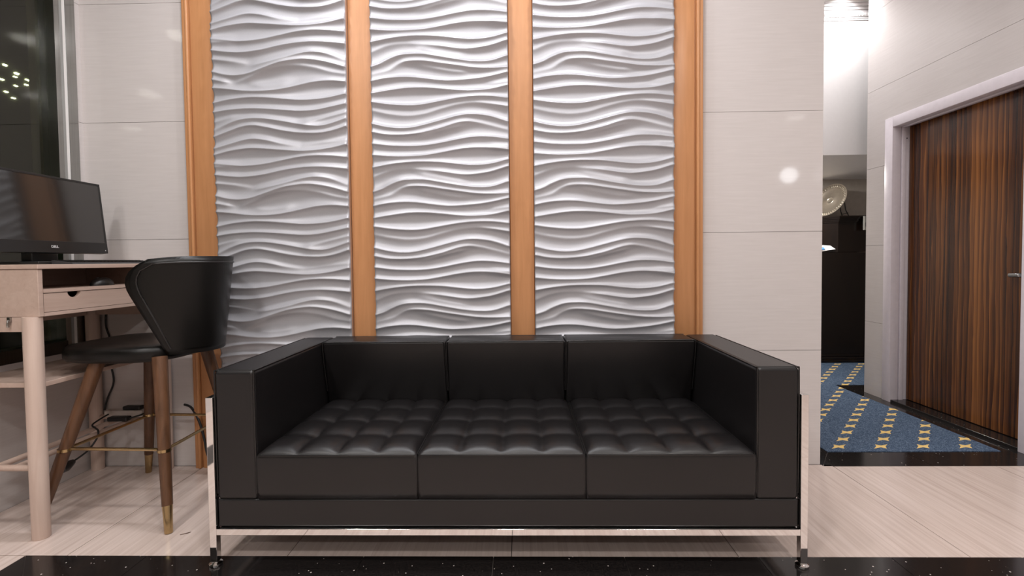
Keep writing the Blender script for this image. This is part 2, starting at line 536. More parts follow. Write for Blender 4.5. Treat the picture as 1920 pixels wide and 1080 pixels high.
# hall: bulkhead with cornice, soffit, far walls
BY = 4.07
bk = tag(box('wall_bulkhead', 1.54, HX, BY, HY, 1.925, CEIL, WHITE), kind='structure')
bm = bmesh.new()
for z0, z1, d in ((3.02, 3.035, .006), (3.035, 3.045, .010), (3.045, 3.10, .016), (3.10, 3.125, .024), (3.125, 3.15, .032), (3.15, 3.2, .040)):
    add_box(bm, 1.545, HX, BY - d, BY + .002, z0, z1, .003)
cn = tag(from_bm('trim_4', bm, WHITE), kind='structure')
bm = bmesh.new()
k = 0
x = 2.3
while x < 3.2:
    add_box(bm, x, x + .012, BY - .022, BY - .012, 3.055, 3.075)
    x += .022
tag(from_bm('cornice_bead', bm, WHITE, cn), kind='stuff')
tag(box('wall_hall_far', 1.54, HX, HY, HY + .15, 0, 1.925, GREYWALL), kind='structure')
tag(box('wall_hall_right', HX, HX + .15, 3.86, HY, 0, CEIL, GREYWALL), kind='structure')
tag(box('wall_hall_side', XR + .3, HX, 3.70, 3.86, 0, CEIL, TILE), kind='structure')

# ------------------------------------------------------------------ wave panels
def cubic(xs, ys, x):
    xs, ys = np.array(xs, float), np.array(ys, float)
    d = np.zeros_like(ys)
    d[1:-1] = (ys[2:] - ys[:-2]) / (xs[2:] - xs[:-2])
    d[0] = (ys[1] - ys[0]) / (xs[1] - xs[0]); d[-1] = (ys[-1] - ys[-2]) / (xs[-1] - xs[-2])
    i = np.clip(np.searchsorted(xs, x) - 1, 0, len(xs) - 2)
    h = xs[i + 1] - xs[i]
    t = (x - xs[i]) / h
    return (2 * t**3 - 3 * t**2 + 1) * ys[i] + (t**3 - 2 * t**2 + t) * h * d[i] + (-2 * t**3 + 3 * t**2) * ys[i + 1] + (t**3 - t**2) * h * d[i + 1]
# one tile of relief: ridge lines as (x, y[, height]) in thousandths of the panel width and tile height
PAT_A = [  # middle and right panels
 [(20,23),(120,43),(220,50),(310,47),(400,38),(480,22),(560,3),(690,-36,.9),(770,-46,.8),(860,-34,.6),(950,-12,.5),(1080,22,.45)],
 [(300,66,.0),(430,56,.35),(560,25,.5),(690,-6,.5),(820,-32,.2)],
 [(20,112),(160,130),(300,136),(430,133),(560,115),(690,90),(820,72),(950,75),(1080,93)],
 [(20,200),(160,213),(300,216),(430,210),(560,190),(690,167),(820,155),(950,160),(1080,178)],
 [(860,148,0),(950,148,.3),(1080,156,.75)],
 [(20,298),(160,275),(300,262),(430,260),(560,265),(690,280),(820,290),(950,280),(1080,250)],
 [(20,372,.45),(160,325,.4),(300,312,.35),(430,322,.55),(560,338,.95),(690,358,1),(760,363,1),(850,356,1),(950,340,1),(1080,302,1)],
 [(300,330,.1),(430,360,.35),(560,388,.4),(690,412,.35),(820,425,.1)],
 [(20,487),(90,465),(150,435),(230,405),(300,396),(420,398),(560,422),(690,445),(820,460),(950,457),(1080,418)],
 [(20,545,.35),(160,512,.45),(230,470,.5),(300,448,.8),(430,450,1),(560,470,1),(690,490,1),(820,508,1),(950,514,1),(1080,510,1)],
 [(300,462,.1),(430,486,.35),(560,515,.5),(700,537,.5),(850,540,.15)],
 [(20,597),(120,578),(230,568),(340,570),(460,585),(560,598),(640,603),(820,592),(950,575),(1080,548)],
 [(860,635,0),(950,632,.3),(1080,618,.6)],
 [(20,690),(160,668),(300,652),(430,652),(560,663),(690,677),(790,682),(950,673),(1080,647)],
 [(20,755),(160,775),(300,785),(400,782),(560,757),(690,737),(820,727),(950,728),(1080,742)],
 [(20,818,.45),(160,848,.5),(300,862,.5),(430,850,.5),(560,815,.5),(690,785,.5),(820,773,.55),(950,785,.8),(1080,806,1)],
 [(20,920),(120,945),(230,960),(330,957),(430,938),(560,905),(690,873),(770,862),(860,865),(950,880),(1080,922)],
]
PAT_B = [  # left panel
 [(20,62),(150,15),(240,-15),(330,-25),(430,-10),(560,18),(700,38),(860,42),(960,25),(1070,-10)],
 [(20,155),(150,118),(250,90),(330,80),(430,92,.9),(560,122,.6),(700,138,.3),(850,120,.3),(1070,100,.4)],
 [(20,205),(150,172),(300,153),(430,160),(560,172),(700,182),(820,178),(950,160),(1060,135)],
 [(20,272,.8),(150,285,.9),(250,291),(400,280),(560,252),(690,230),(820,220),(950,223),(1060,233)],
 [(20,300,.6),(150,300,.3),(250,305,0)],
 [(20,360),(130,373),(240,378),(400,362),(560,330),(690,312),(820,306),(950,313),(1060,325)],
 [(20,428,.8),(150,442,.6),(300,466,.25),(380,470,0)],
 [(250,490,0),(340,478,.5),(430,465,.85),(560,438,1),(690,403,1),(800,386,1),(900,395,.9),(970,415,.7),(1060,450,.5)],
 [(20,525),(110,548),(200,556),(300,545),(430,507),(560,467),(690,445),(770,442),(870,455),(970,478),(1065,507)],
 [(20,587,1),(150,612,.5),(220,620,.15)],
 [(120,635,.2),(300,580,.5),(430,525,.5),(560,495,.5),(690,487,.5),(820,505,.5),(950,540,.5),(1060,560,.5)],
 [(250,620,.1),(400,642,.4),(560,628,.35),(700,600,.1)],
 [(20,653),(150,665),(250,678),(380,684),(500,678),(600,662),(700,640),(820,617),(940,610),(1060,620)],
 [(20,770),(150,745),(300,732),(430,735),(560,745),(690,756),(800,755),(930,742),(1060,715)],
 [(20,843),(150,825),(300,817),(430,822),(560,832),(700,843),(820,838),(950,815),(1070,790)],
 [(20,918,.5),(150,888,.4),(280,868,.1)],
 [(650,935,.05),(750,932,.4),(870,905,.5),(1070,858,.6)],
 [(20,985,.6),(120,940,.8),(230,905,1),(330,895,1),(430,900,1),(560,920,1),(690,945,1),(800,962,1),(900,958,1),(1070,905,.8)],
]
def wave_panel(x0, x1, ztop0, pat, T, xa, xb, label):
    root = thing('wave_panel', ((x0 + x1) / 2, 2.46, .02), label, 'wall panel')
    TH = .625
    zb, zt = .02, 3.14
    nx, dz = 84, .0029
    nz = int((zt - zb) / dz)
    X = np.linspace(0, 1, nx)
    Z = np.linspace(zb, zt, nz)
    H = np.zeros((nx, nz))
    wd = .0210
    for line in pat:
        px = [(p[0] - xa) / (xb - xa) for p in line]
        py = [p[1] / T * TH for p in line]
        am = [p[2] if len(p) > 2 else 1. for p in line]
        xx = np.clip(X, px[0], px[-1])
        y = cubic(px, py, xx)
        a = np.interp(X, px, am)
        for end, sgn, inner in ((px[0], 1, px[0] > .03), (px[-1], -1, px[-1] < .97)):
            if inner:   # a ridge that dies away inside the panel
                t = np.clip((X - end) * sgn / .12, 0, 1)
                a = a * t * t * (3 - 2 * t)
        for k in range(-3, 6):
            zr = ztop0 - y - k * TH
            dzv = Z[None, :] - zr[:, None]
            soft = .0007 + .010 * (1 - a[:, None])**1.2
            H += a[:, None] * np.exp(-(np.sqrt(dzv**2 + soft**2) - soft) / wd)
    pass
    H = .021 * H
    P = np.zeros((nx, nz, 3))
    P[..., 0] = (x0 + X * (x1 - x0))[:, None]
    P[..., 1] = 2.449 - H
    P[..., 2] = Z[None, :]
    def close(verts, faces, idx):
        nu, nv = idx.shape
        back = {}
        def bk(i):
            if i not in back:
                v = verts[i]
                back[i] = len(verts)
                verts.append([v[0], 2.452, v[2]])
            return back[i]
        for j in range(nv - 1):
            for col, fl_ in ((idx[0], 1), (idx[-1], 0)):
                a, b = int(col[j]), int(col[j + 1])
                f = [a, b, bk(b), bk(a)]
                faces.append(f if fl_ else f[::-1])
    grid_mesh('wave_relief', P, WAVE, root, close)
    box('backing_board', x0, x1, 2.452, 2.489, zb, zt, m_back, root)
    return root
m_back = plain('panel_edge_wood', (.46, .27, .17), .5)
wave_panel(-1.560, -.880, 2.388, PAT_B, 975, 15, 1070, 'silver wavy relief panel between the leftmost copper-brown posts, behind the stool')
wave_panel(-.752, -.061, 2.376, PAT_A, 962, 20, 1085, 'silver wavy relief panel in the middle, between the two inner copper-brown posts')
wave_panel(.065, .764, 2.372, PAT_A, 962, 20, 1085, 'silver wavy relief panel nearest the hall, beside the plain tiled wall')
# copper-brown posts between and outside them
pf = thing('post_frame', (-.4, 2.49, 0), 'copper-brown wooden frame of four upright posts around the wavy panels', 'wall frame')
PYF = 2.470
for x0, x1 in ((-.8785, -.7535), (-.0595, .0635)):
    box('post', x0, x1, PYF, 2.5, 0, 3.15, BRONZE, pf, bevel=.004)
def side_post(xo, xi, s):
    bm = bmesh.new()
    # flat board, groove, bead and outer lip
    add_box(bm, *sorted((xi, xo + s * .042)), PYF, 2.5, 0, 3.15, .003)
    add_box(bm, *sorted((xo + s * .041, xo + s * .033)), PYF + .010, 2.5, 0, 3.15)
    add_box(bm, *sorted((xo + s * .034, xo + s * .018)), PYF - .012, 2.5, 0, 3.15, .006, 3)
    add_box(bm, *sorted((xo + s * .019, xo)), PYF - .004, 2.5, 0, 3.15, .004, 2)
    return from_bm('post', bm, BRONZE, pf, smooth=True, flat_angle=40)
side_post(-1.735, -1.561, 1)
side_post(.922, .765, -1)

# ------------------------------------------------------------------ sofa
SF = 1.660
sofa = thing('sofa', (-.07, 2.03, 0), 'black leather three-seat sofa with tufted seats on a chrome frame', 'sofa')
AX0, AX1, AX2, AX3 = -1.096, -.950, .806, .954
SB = 2.405
def piping(pts, r=.0035, par=None, name='piping'):
    return tube(name, pts, r, PIPING, par or sofa, 6)
def arm(x0, x1, inner):
    o = box('armrest', x0, x1, SF + .002, SB - .002, .236, .703, LEATHER, sofa, bevel=.016, seg=4)
    xi = x1 - .003 if inner > 0 else x0 + .003
    xo = x0 + .003 if inner > 0 else x1 - .003
    zt = .7005
    i = .016
    piping(spline([(xi, SF + .006, .26), (xi, SF + .004, .45), (xi, SF + .004, zt - i * 1.3), (xi, SF + .012, zt - .002), (xi, SF + .05, zt), (xi, 2.0, zt), (xi, SB - .03, zt)], 5), .0032, o)
    piping(spline([(xo, SF + .006, .26), (xo, SF + .004, .45), (xo, SF + .004, zt - i * 1.3), (xo, SF + .012, zt - .002), (xo, SF + .05, zt), (xo, 2.0, zt), (xo, SB - .03, zt)], 5), .0026, o)
    tube('stitch', [(x0 + .006, SF + .0125, zt + .0008), (x1 - .006, SF + .0125, zt + .0008)], .0016, PIPING, o, 5)
    return o
arm(AX0, AX1, 1)
arm(AX2, AX3, -1)
box('base', AX0, AX3, SF + .004, SB, .139, .240, LEATHER, sofa, bevel=.008, seg=3)
# tufted seat cushions
def cushion(x0, x1):
    x0 += .0022; x1 -= .0022
    y0, y1 = SF + .001, 2.335
    nx, ny = 57, 57
    X = np.linspace(0, 1, nx); Y = np.linspace(0, 1, ny)
    def f(u):
        c = (u * 4) % 1.0
        c = np.where(u >= 1, 1, c)
        return 1 - np.abs(2 * c - 1)**3.0
    fx, fy = f(X)[:, None], f(Y)[None, :]
    h = .5 * (fx + fy) + .12 * fx * fy
    ex = np.minimum(X, 1 - X)[:, None]; ey = np.minimum(Y, 1 - Y)[None, :]
    e = np.minimum(ex, ey)
    bl = np.clip(e / .05, 0, 1); bl = bl * bl * (3 - 2 * bl)
    z = .404 + bl * (.024 * h - .006) - .006 * Y[None, :] + (1 - bl) * .004
    rd = np.clip(1 - e / .022, 0, 1)
    z -= .010 * rd**2
    P = np.zeros((nx, ny, 3))
    P[..., 0] = (x0 + X * (x1 - x0))[:, None]
    P[..., 1] = (y0 + Y * (y1 - y0))[None, :]
    P[..., 2] = z
    # gather the outermost ring inwards so the top edge is rounded
    def close(verts, faces, idx):
        ring = list(idx[:, 0]) + list(idx[-1, 1:]) + list(idx[-2::-1, -1]) + list(idx[0, -2:0:-1])
        ring = [int(i) for i in ring]
        cx, cy = (x0 + x1) / 2, (y0 + y1) / 2
        prev = ring
        for zl, off in ((.385, .0018), (.36, .003), (.31, .004), (.27, .003), (.243, .0005), (.2405, -.008)):
            cur = []
            for i in ring:
                v = verts[i]
                nxv = -1 if abs(v[0] - x0) < 1e-6 else (1 if abs(v[0] - x1) < 1e-6 else 0)
                nyv = -1 if abs(v[1] - y0) < 1e-6 else (1 if abs(v[1] - y1) < 1e-6 else 0)
                cur.append(len(verts))
                verts.append([v[0] + nxv * min(off, .0015), v[1] + nyv * off, zl])
            n = len(ring)
            for k in range(n):
                faces.append([prev[k], cur[k], cur[(k + 1) % n], prev[(k + 1) % n]])
            prev = cur
        faces.append(prev)
    o = grid_mesh('seat_cushion', P, LEATHER, sofa, close)
    zz = .397
    i = .004
    piping([(x0 + i * .2, y1 - .05, zz), (x0 + i * .2, y0 + .008, zz), (x0 + .008, y0, zz), (x1 - .008, y0, zz), (x1 - i * .2, y0 + .008, zz), (x1 - i * .2, y1 - .05, zz)], .0034, o)
    return o
CX = [AX1, -.376, .216, AX2]
for a, b in zip(CX, CX[1:]):
    cushion(a, b)
# back cushions: front face leans, rounded, seams round the front
def back_cushion(x0, x1):
    x0 += .002; x1 -= .002
    bm = bmesh.new()
    add_box(bm, x0, x1, 2.225, SB, .33, .706, .014, 4)
    for v in bm.verts:
        if v.co.y < 2.30:
            t = (.70 - v.co.z) / .37
            v.co.y += .075 * max(0, t) - .010 * math.sin(math.pi * min(1, max(0, t))) * math.sin(math.pi * (v.co.x - x0) / (x1 - x0))
    o = from_bm('back_cushion', bm, LEATHER, sofa, smooth=True, flat_angle=60)
    zt, yf = .703, 2.2285
    piping(spline([(x0 + .001, 2.2285 + .05, .46), (x0 + .001, yf + .012, .62), (x0 + .002, yf + .001, zt - .014), (x0 + .010, yf + .001, zt - .0012), (x0 + .06, yf + .0005, zt), ((x0 + x1) / 2, yf, zt), (x1 - .06, yf + .0005, zt), (x1 - .010, yf + .001, zt - .0012), (x1 - .002, yf + .001, zt - .014), (x1 - .001, yf + .012, .62), (x1 - .001, 2.2285 + .05, .46)], 5), .0034, o)
    piping([(x0 + .004, SB - .01, zt + .001), (x1 - .004, SB - .01, zt + .001)], .003, o)
    return o
BX = [AX1 + .002, -.363, .200, AX2 - .002]
for a, b in zip(BX, BX[1:]):
    back_cushion(a, b)
# chrome frame
FXL0, FXL1, FXR0, FXR1 = -1.122, -1.097, .955, .980
box('front_rail', FXL1, FXR0, SF - .006, SF + .019, .1145, .1375, CHROME, sofa, bevel=.0015)
box('rear_rail', FXL1, FXR0, SB - .02, SB + .005, .1145, .1375, CHROME, sofa, bevel=.0015)
for x0, x1 in ((FXL0, FXL1), (FXR0, FXR1)):
    box('side_rail', x0, x1, SF + .019, SB - .02, .1145, .1375, CHROME, sofa, bevel=.0015)
    box('side_rail', x0, x1, SF + .019, SB - .02, .583, .608, CHROME, sofa, bevel=.0015)
    for y0 in (SF - .006, SB - .02):
        lg = box('leg', x0, x1, y0, y0 + .025, .016, .608, CHROME, sofa, bevel=.0015)
        cx, cy = (x0 + x1) / 2, y0 + .0125
        lathe('foot', [(0, 0), (.020, 0), (.022, .003), (.022, .009), (.012, .016), (0, .017)], CHROME, lg, 24, None, (cx, cy, 0))

# ------------------------------------------------------------------ desk
DX0, DX1, DYN, DYF = -2.288, -1.885, 1.835, 2.478
desk = thing('desk', (-2.09, 2.16, 0), 'tall pale birch writing desk with a drawer and lower shelf by the window', 'desk')
DT = 1.085
box('top', DX0, DX1 + .006, DYN - .012, DYF, DT - .018, DT, BIRCH, desk, bevel=.002)
CZ0 = .880
box('side_panel', DX0, DX1, DYN - .008, DYN + .012, CZ0, DT - .019, BIRCH, desk, bevel=.002)
box('side_panel', DX0, DX1, DYF - .02, DYF - .001, CZ0, DT - .019, BIRCH, desk, bevel=.002)
box('bottom_panel', DX0, DX1 - .001, DYN + .013, DYF - .021, CZ0, CZ0 + .014, BIRCH, desk)
box('divider', DX0 + .02, DX1 - .001, DYN + .013, DYF - .021, .972, .986, BIRCH, desk)
box('back_panel', DX0, DX0 + .012, DYN + .013, DYF - .021, CZ0 + .015, DT - .02, BIRCH, desk)
# drawer front with a half-round finger notch
bm = bmesh.new()
ya, yb, za, zb_ = DYN + .015, DYF - .023, CZ0 + .016, .9692
yc = DYN + .145
prof = [(ya, zb_), (yc - .030, zb_)]
prof += [(yc - .030 * math.cos(math.pi * k / 12), zb_ - .024 * math.sin(math.pi * k / 12)) for k in range(1, 12)]
prof += [(yc + .030, zb_), (yb, zb_)]
cols = [[bm.verts.new((x, y, z)) for x, z in ((DX1 - .003, za), (DX1 - .003, zt_), (DX1 - .018, zt_), (DX1 - .018, za))] for y, zt_ in prof]
for c0, c1 in zip(cols, cols[1:]):
    for k in range(4):
        bm.faces.new((c0[k], c0[(k + 1) % 4], c1[(k + 1) % 4], c1[k]))
bm.faces.new(cols[0]); bm.faces.new(cols[-1][::-1])
dw = from_bm('drawer', bm, BIRCH, desk)
box('drawer_box', DX0 + .05, DX1 - .020, ya + .01, yb - .01, za, zb_ - .03, BLACKP, dw)
# legs, aprons, shelf, stretchers
LEGS = [(-1.921, 1.835), (-2.258, 1.835), (-1.885, 2.465), (-2.258, 2.465)]
for lx, ly in LEGS:
    tube('leg', [(lx, ly, 0), (lx, ly, .004), (lx, ly, .3), (lx, ly, CZ0)], [.027, .029, .0300, .031], BIRCHZ, desk, 20)
for y0 in (1.827, 2.452):
    box('apron', -2.228, -1.951, y0, y0 + .018, .822, CZ0 - .001, BIRCH, desk)
box('apron', -2.262, -2.246, 1.866, 2.418, .822, CZ0 - .001, BIRCH, desk)
box('lower_shelf', DX0 + .01, -1.902, 1.842, 2.462, .598, .617, BIRCH, desk, bevel=.002)
for y0 in (1.836, 2.463):
    tube('stretcher', [(-2.23, y0, .280), (-1.948, y0, .280)], .0125, BIRCH, desk, 12)
for x0 in (-2.095, -2.012):
    tube('stretcher', [(x0, 1.836, .283), (x0, 2.463, .283)], .0115, BIRCH, desk, 12)
bm = bmesh.new()
add_tube(bm, [(-2.0, 1.826, .872), (-2.0, 1.818, .866), (-2.0, 1.816, .850), (-2.0, 1.818, .842)], .005, 8)
add_box(bm, -2.006, -1.994, 1.818, 1.8269, .862, .880, .001)
from_bm('metal_bracket', bm, STEEL, desk, smooth=True, flat_angle=40)

# ------------------------------------------------------------------ monitor (all-in-one computer)
mon = thing('monitor', (-2.14, 2.10, DT), 'black wide-screen desktop monitor, switched off, on the pale desk', 'monitor')
MY0, MY1 = 1.800, 2.338
MZ0, MZ1 = 1.136, 1.478
tilt = R(5.5)
piv = Vector((-2.05, 0, MZ0))
Mt = Matrix.Translation(piv) @ Matrix.Rotation(-tilt, 4, 'Y') @ Matrix.Translation(-piv)
def tilted(o):
    o.data.transform(Mt)
    return o
tilted(box('housing', -2.085, -2.051, MY0, MY1, MZ0, MZ1, BLACKP, mon, bevel=.004, seg=3))
bz = bmesh.new()
BZL, BZT, BZB = .009, .010, .052
add_box(bz, -2.0515, -2.0485, MY0, MY1, MZ0, MZ0 + BZB, .001)
add_box(bz, -2.0515, -2.0485, MY0, MY1, MZ1 - BZT, MZ1, .001)
add_box(bz, -2.0515, -2.0485, MY0, MY0 + BZL, MZ0 + BZB, MZ1 - BZT, .001)
add_box(bz, -2.0515, -2.0485, MY1 - BZL, MY1, MZ0 + BZB, MZ1 - BZT, .001)
tilted(from_bm('bezel', bz, BLACKP, mon))
tilted(box('screen', -2.0512, -2.0500, MY0 + BZL, MY1 - BZL, MZ0 + BZB, MZ1 - BZT, SCREEN, mon))
# maker's lettering on the lower bezel
def lettering(name, body, size, loc, rot, m, par):
    cu = bpy.data.curves.new(name, 'FONT')
    cu.body = body; cu.size = size; cu.extrude = .0003; cu.align_x = 'CENTER'
    cu.offset = .0004
    tmp = bpy.data.objects.new(name, cu)
    link(tmp)
    dg = bpy.context.evaluated_depsgraph_get()
    me = bpy.data.meshes.new_from_object(tmp.evaluated_get(dg))
    bpy.data.objects.remove(tmp)
    me.transform(Matrix.Translation(loc) @ rot)
    me.materials.clear(); me.materials.append(m)
    o = bpy.data.objects.new(name, me)
    link(o)
    return attach(o, par)
rot = Matrix(((0, 0, 1, 0), (1, 0, 0, 0), (0, 1, 0, 0), (0, 0, 0, 1)))
tilted(lettering('lettering', 'DELL', .0150, (-2.0482, 2.070, MZ0 + .022), rot, LOGO, mon))
tilted(box('status_light', -2.0486, -2.0480, MY1 - .016, MY1 - .012, MZ0 + .012, MZ0 + .017, LOGO, mon))
bm = bmesh.new()
add_box(bm, -2.135, -2.085, 2.00, 2.12, DT + .012, 1.33, .006, 3)
from_bm('stand_neck', bm, BLACKP, mon, smooth=True, flat_angle=40)
box('stand_base', -2.20, -1.985, 1.93, 2.20, DT, DT + .013, BLACKP, mon, bevel=.004, seg=3)
# keyboard
kb = thing('keyboard', (-1.94, 2.20, DT), 'slim dark grey keyboard lying at the front edge of the desk top', 'keyboard')
bm = bmesh.new()
ky0, ky1 = 1.985, 2.440
v = [(-1.985, DT + .0005), (-1.985, DT + .017), (-1.902, DT + .007), (-1.890, DT + .0005)]
a = [bm.verts.new((x, ky0, z)) for x, z in v]; b = [bm.verts.new((x, ky1, z)) for x, z in v]
bm.faces.new(a); bm.faces.new(b[::-1])
for i in range(4):
    bm.faces.new((a[i], a[(i + 1) % 4], b[(i + 1) % 4], b[i]))
from_bm('case', bm, GREYP, kb)
bm = bmesh.new()
for r in range(5):
    for c in range(22):
        x = -1.978 + r * .0152; y = ky0 + .008 + c * .0201
        z = DT + .0165 - (x + 1.985) * .12
        add_box(bm, x, x + .0125, y, y + .0172, z - .002, z + .003)
tag(from_bm('keys', bm, BLACKP, kb), kind='stuff')
# mouse in the open cubby
ms = thing('mouse', (-1.95, 2.20, .986), 'black computer mouse in the open compartment of the desk', 'mouse')
def dome(name, c, sx, sy, sz, m, par, n=14, k=24):
    P = np.zeros((n, k + 1, 3))
    for i in range(n):
        ph = (math.pi / 2) * i / (n - 1)
        for j in range(k + 1):
            th = 2 * math.pi * j / k
            P[i, j] = (c[0] + sx * math.cos(th) * math.sin(ph)**.8, c[1] + sy * math.sin(th) * math.sin(ph)**.8, c[2] + sz * math.cos(ph))
    return grid_mesh(name, P, m, par)
dome('shell', (-1.94, 2.175, .987), .032, .055, .036, BLACKP, ms)
tube('wheel', [(-1.944, 2.150, 1.018), (-1.936, 2.150, 1.018)], .006, GREYP, ms, 10)

# ------------------------------------------------------------------ bar stool
stool = thing('bar_stool', (-1.71, 2.16, 0), 'black leather bar stool with curved back, walnut legs and brass tips', 'stool')
SCX, SCY = -1.715, 2.165
# seat: rounded pad
def pad(name, cx, cy, ax, ay, z0, z1, m, par, n=48, p=3.2):
    bm = bmesh.new()
    prof = [(.90, z0), (.97, z0 + .006), (1.0, z0 + .020), (1.0, z1 - .026), (.985, z1 - .012), (.94, z1 - .003), (.80, z1 + .003), (.5, z1 + .005), (.2, z1 + .004)]
    rings = []
    for s, z in prof:
        ring = []
        for k in range(n):
            t = 2 * math.pi * k / n
            c, q = math.cos(t), math.sin(t)
            rr = (abs(c)**p + abs(q)**p)**(-1 / p)
            ring.append(bm.verts.new((cx + ax * s * rr * c, cy + ay * s * rr * q, z)))
        rings.append(ring)
    for A_, B_ in zip(rings, rings[1:]):
        for k in range(n):
            bm.faces.new((A_[k], A_[(k + 1) % n], B_[(k + 1) % n], B_[k]))
    bm.faces.new(rings[0][::-1]); bm.faces.new(rings[-1])
    return from_bm(name, bm, m, par, smooth=True)
seat = pad('seat', -1.745, SCY, .255, .232, .668, .738, LEATHER2, stool)
# shell back: thick curved sheet that wraps round the seat
def shell():
    nu, nv = 41, 17
    U = np.linspace(-1, 1, nu); V = np.linspace(0, 1, nv)
    def surf(off):
        P = np.zeros((nu, nv, 3))
        for i, u in enumerate(U):
            for j, v in enumerate(V):
                thm = R((54 + 42 * v**.95) * (1 - .30 * max(0, (v - .62) / .38)**2.4))
                # round the upper outer corners
                top = 1.114 - .012 * max(0, (abs(u) - .5) / .5)**2.0
                bot = .690 + .006 * u * u
                th = thm * u
                a = .262 + .050 * v - off
                b = .216 + .026 * v - off
                z = bot + (top - bot) * v
                P[i, j] = (-1.660 + a * math.cos(th) ** 1 + .0 , SCY + b * math.sin(th), z)
        return P
    Po, Pi = surf(0.0), surf(.048)
    # edge roll: inset both sheets a little at the rim and add a middle rim
    verts, faces = [], []
    def add(P):
        s = len(verts)
        verts.extend(P.reshape(-1, 3).tolist())
        return s + np.arange(nu * nv).reshape(nu, nv)
    io, ii = add(Po), add(Pi)
    q = lambda idx: np.stack([idx[:-1, :-1], idx[1:, :-1], idx[1:, 1:], idx[:-1, 1:]], -1).reshape(-1, 4).tolist()
    faces += q(io)
    faces += [f[::-1] for f in q(ii)]
    ring = lambda idx: [int(i) for i in list(idx[:, 0]) + list(idx[-1, 1:]) + list(idx[-2::-1, -1]) + list(idx[0, -2:0:-1])]
    ro, ri = ring(io), ring(ii)
    cen = np.array([-1.66, SCY, .9])
    mid = []
    n = len(ro)
    # a rounded rim of two extra loops
    loops = [ro]
    for wgt, push in ((.25, .012), (.5, .017), (.75, .012)):
        lp = []
        for k in range(n):
            A_, B_ = np.array(verts[ro[k]]), np.array(verts[ri[k]])
            p = A_ * (1 - wgt) + B_ * wgt
            k0, k1 = verts[ro[(k - 1) % n]], verts[ro[(k + 1) % n]]
            tan = np.array(k1) - np.array(k0)
            nor = np.cross(tan, B_ - A_)
            nor /= np.linalg.norm(nor) + 1e-9
            lp.append(len(verts))
            verts.append((p + nor * push).tolist())
        loops.append(lp)
    loops.append(ri)
    for A_, B_ in zip(loops, loops[1:]):
        for k in range(n):
            faces.append([A_[(k + 1) % n], A_[k], B_[k], B_[(k + 1) % n]])
    me = bpy.data.meshes.new('backrest')
    me.from_pydata(verts, [], faces)
    me.materials.append(LEATHER2)
    me.polygons.foreach_set('use_smooth', [True] * len(me.polygons))
    bm = bmesh.new(); bm.from_mesh(me)
    bmesh.ops.recalc_face_normals(bm, faces=bm.faces)
    bm.to_mesh(me); bm.free()
    o = bpy.data.objects.new('backrest', me)
    link(o)
    attach(o, stool)
    rim = [Po[i, 0] for i in range(0)]
    Pq = surf(-.001)
    iu, iv = 2, nv - 2
    path = [Vector(Pq[iu, j]) for j in range(1, iv)] + [Vector(Pq[i, iv]) for i in range(iu + 1, nu - iu - 1)] + [Vector(Pq[nu - 1 - iu, j]) for j in range(iv - 1, 0, -1)]
    tube('piping', path, .0042, PIPING, o, 6)
    return o
shell()
FEET = [(-1.431, 1.866), (-1.997, 1.884), (-1.955, 2.425), (-1.431, 2.395)]
TOPS = [(-1.535, 1.985), (-1.800, 1.990), (-1.838, 2.320), (-1.575, 2.330)]
ZT = .690
def legpt(i, z):
    a, b = Vector((*FEET[i], 0)), Vector((*TOPS[i], ZT))
    return a.lerp(b, z / ZT)
for i in range(4):
    zs = [0.105, .2, .35, .5, ZT]
    lg = tube('leg', [legpt(i, z) for z in zs], [.0182 + (.0285 - .0182) * z / ZT for z in zs], WALNUT, stool, 18)
    tube('brass_tip', [legpt(i, z) for z in (0, .003, .06, .106)], [.0135, .0150, .0165, .0188], BRASS, lg, 18)
for i, j, z in ((0, 1, .318), (1, 2, .315), (2, 3, .318), (3, 0, .315)):
    a, b = legpt(i, z), legpt(j, z)
    tube('footrest_rod', [a, b], .0068, BRASS, stool, 10)
    c = legpt(i, z)
    tube('rod_collar', [c + Vector((0, 0, -.006)), c + Vector((0, 0, .006))], .0262, BRASS, stool, 16)

# ------------------------------------------------------------------ cables and power strip under the desk
tag(tube('power_cable', spline([(-2.205, 2.491, .86), (-2.21, 2.490, .76), (-2.19, 2.490, .68), (-2.192, 2.490, .56), (-2.18, 2.491, .46), (-2.215, 2.489, .37), (-2.225, 2.48, .31)], 6), .0045, CABLE),
    'thin black cable hanging down the tiled wall behind the desk', 'cable')
ps = thing('power_strip', (-2.05, 2.41, .295), 'pale multi-socket power strip lying on the desk stretchers', 'power strip')
box('case', -2.16, -1.96, 2.400, 2.444, .2955, .330, WHITEP, ps, bevel=.006)
def adapter(x, y, z, lx, ly, lz, label):
    t = thing('power_adapter', (x, y, z), label, 'adapter')
    box('body', x - lx, x + lx, y - ly, y + ly, z, z + lz, BLACKP, t, bevel=.005)
    return t
ad = adapter(-2.02, 2.422, .331, .045, .018, .020, 'black plug adapter sitting on the pale power strip')
ad2 = adapter(-2.035, 2.350, .2955, .050, .018, .022, 'flat black adapter lying on the stretchers beside the power strip')
tube('cord', spline([(-1.990, 2.352, .306), (-1.950, 2.40, .315), (-1.935, 2.46, .335), (-1.93, 2.490, .340)], 6), .004, CABLE, ad2)
pg = thing('hanging_plug', (-2.01, 2.04, .20), 'black moulded plug dangling from the desk stretcher', 'plug')
bm = bmesh.new()
add_tube(bm, [(-1.995, 2.055, .212), (-1.992, 2.035, .210), (-1.990, 2.015, .205), (-1.988, 1.995, .203)], [.011, .017, .021, .017], 12)
from_bm('plug_body', bm, BLACKP, pg, smooth=True, flat_angle=50)
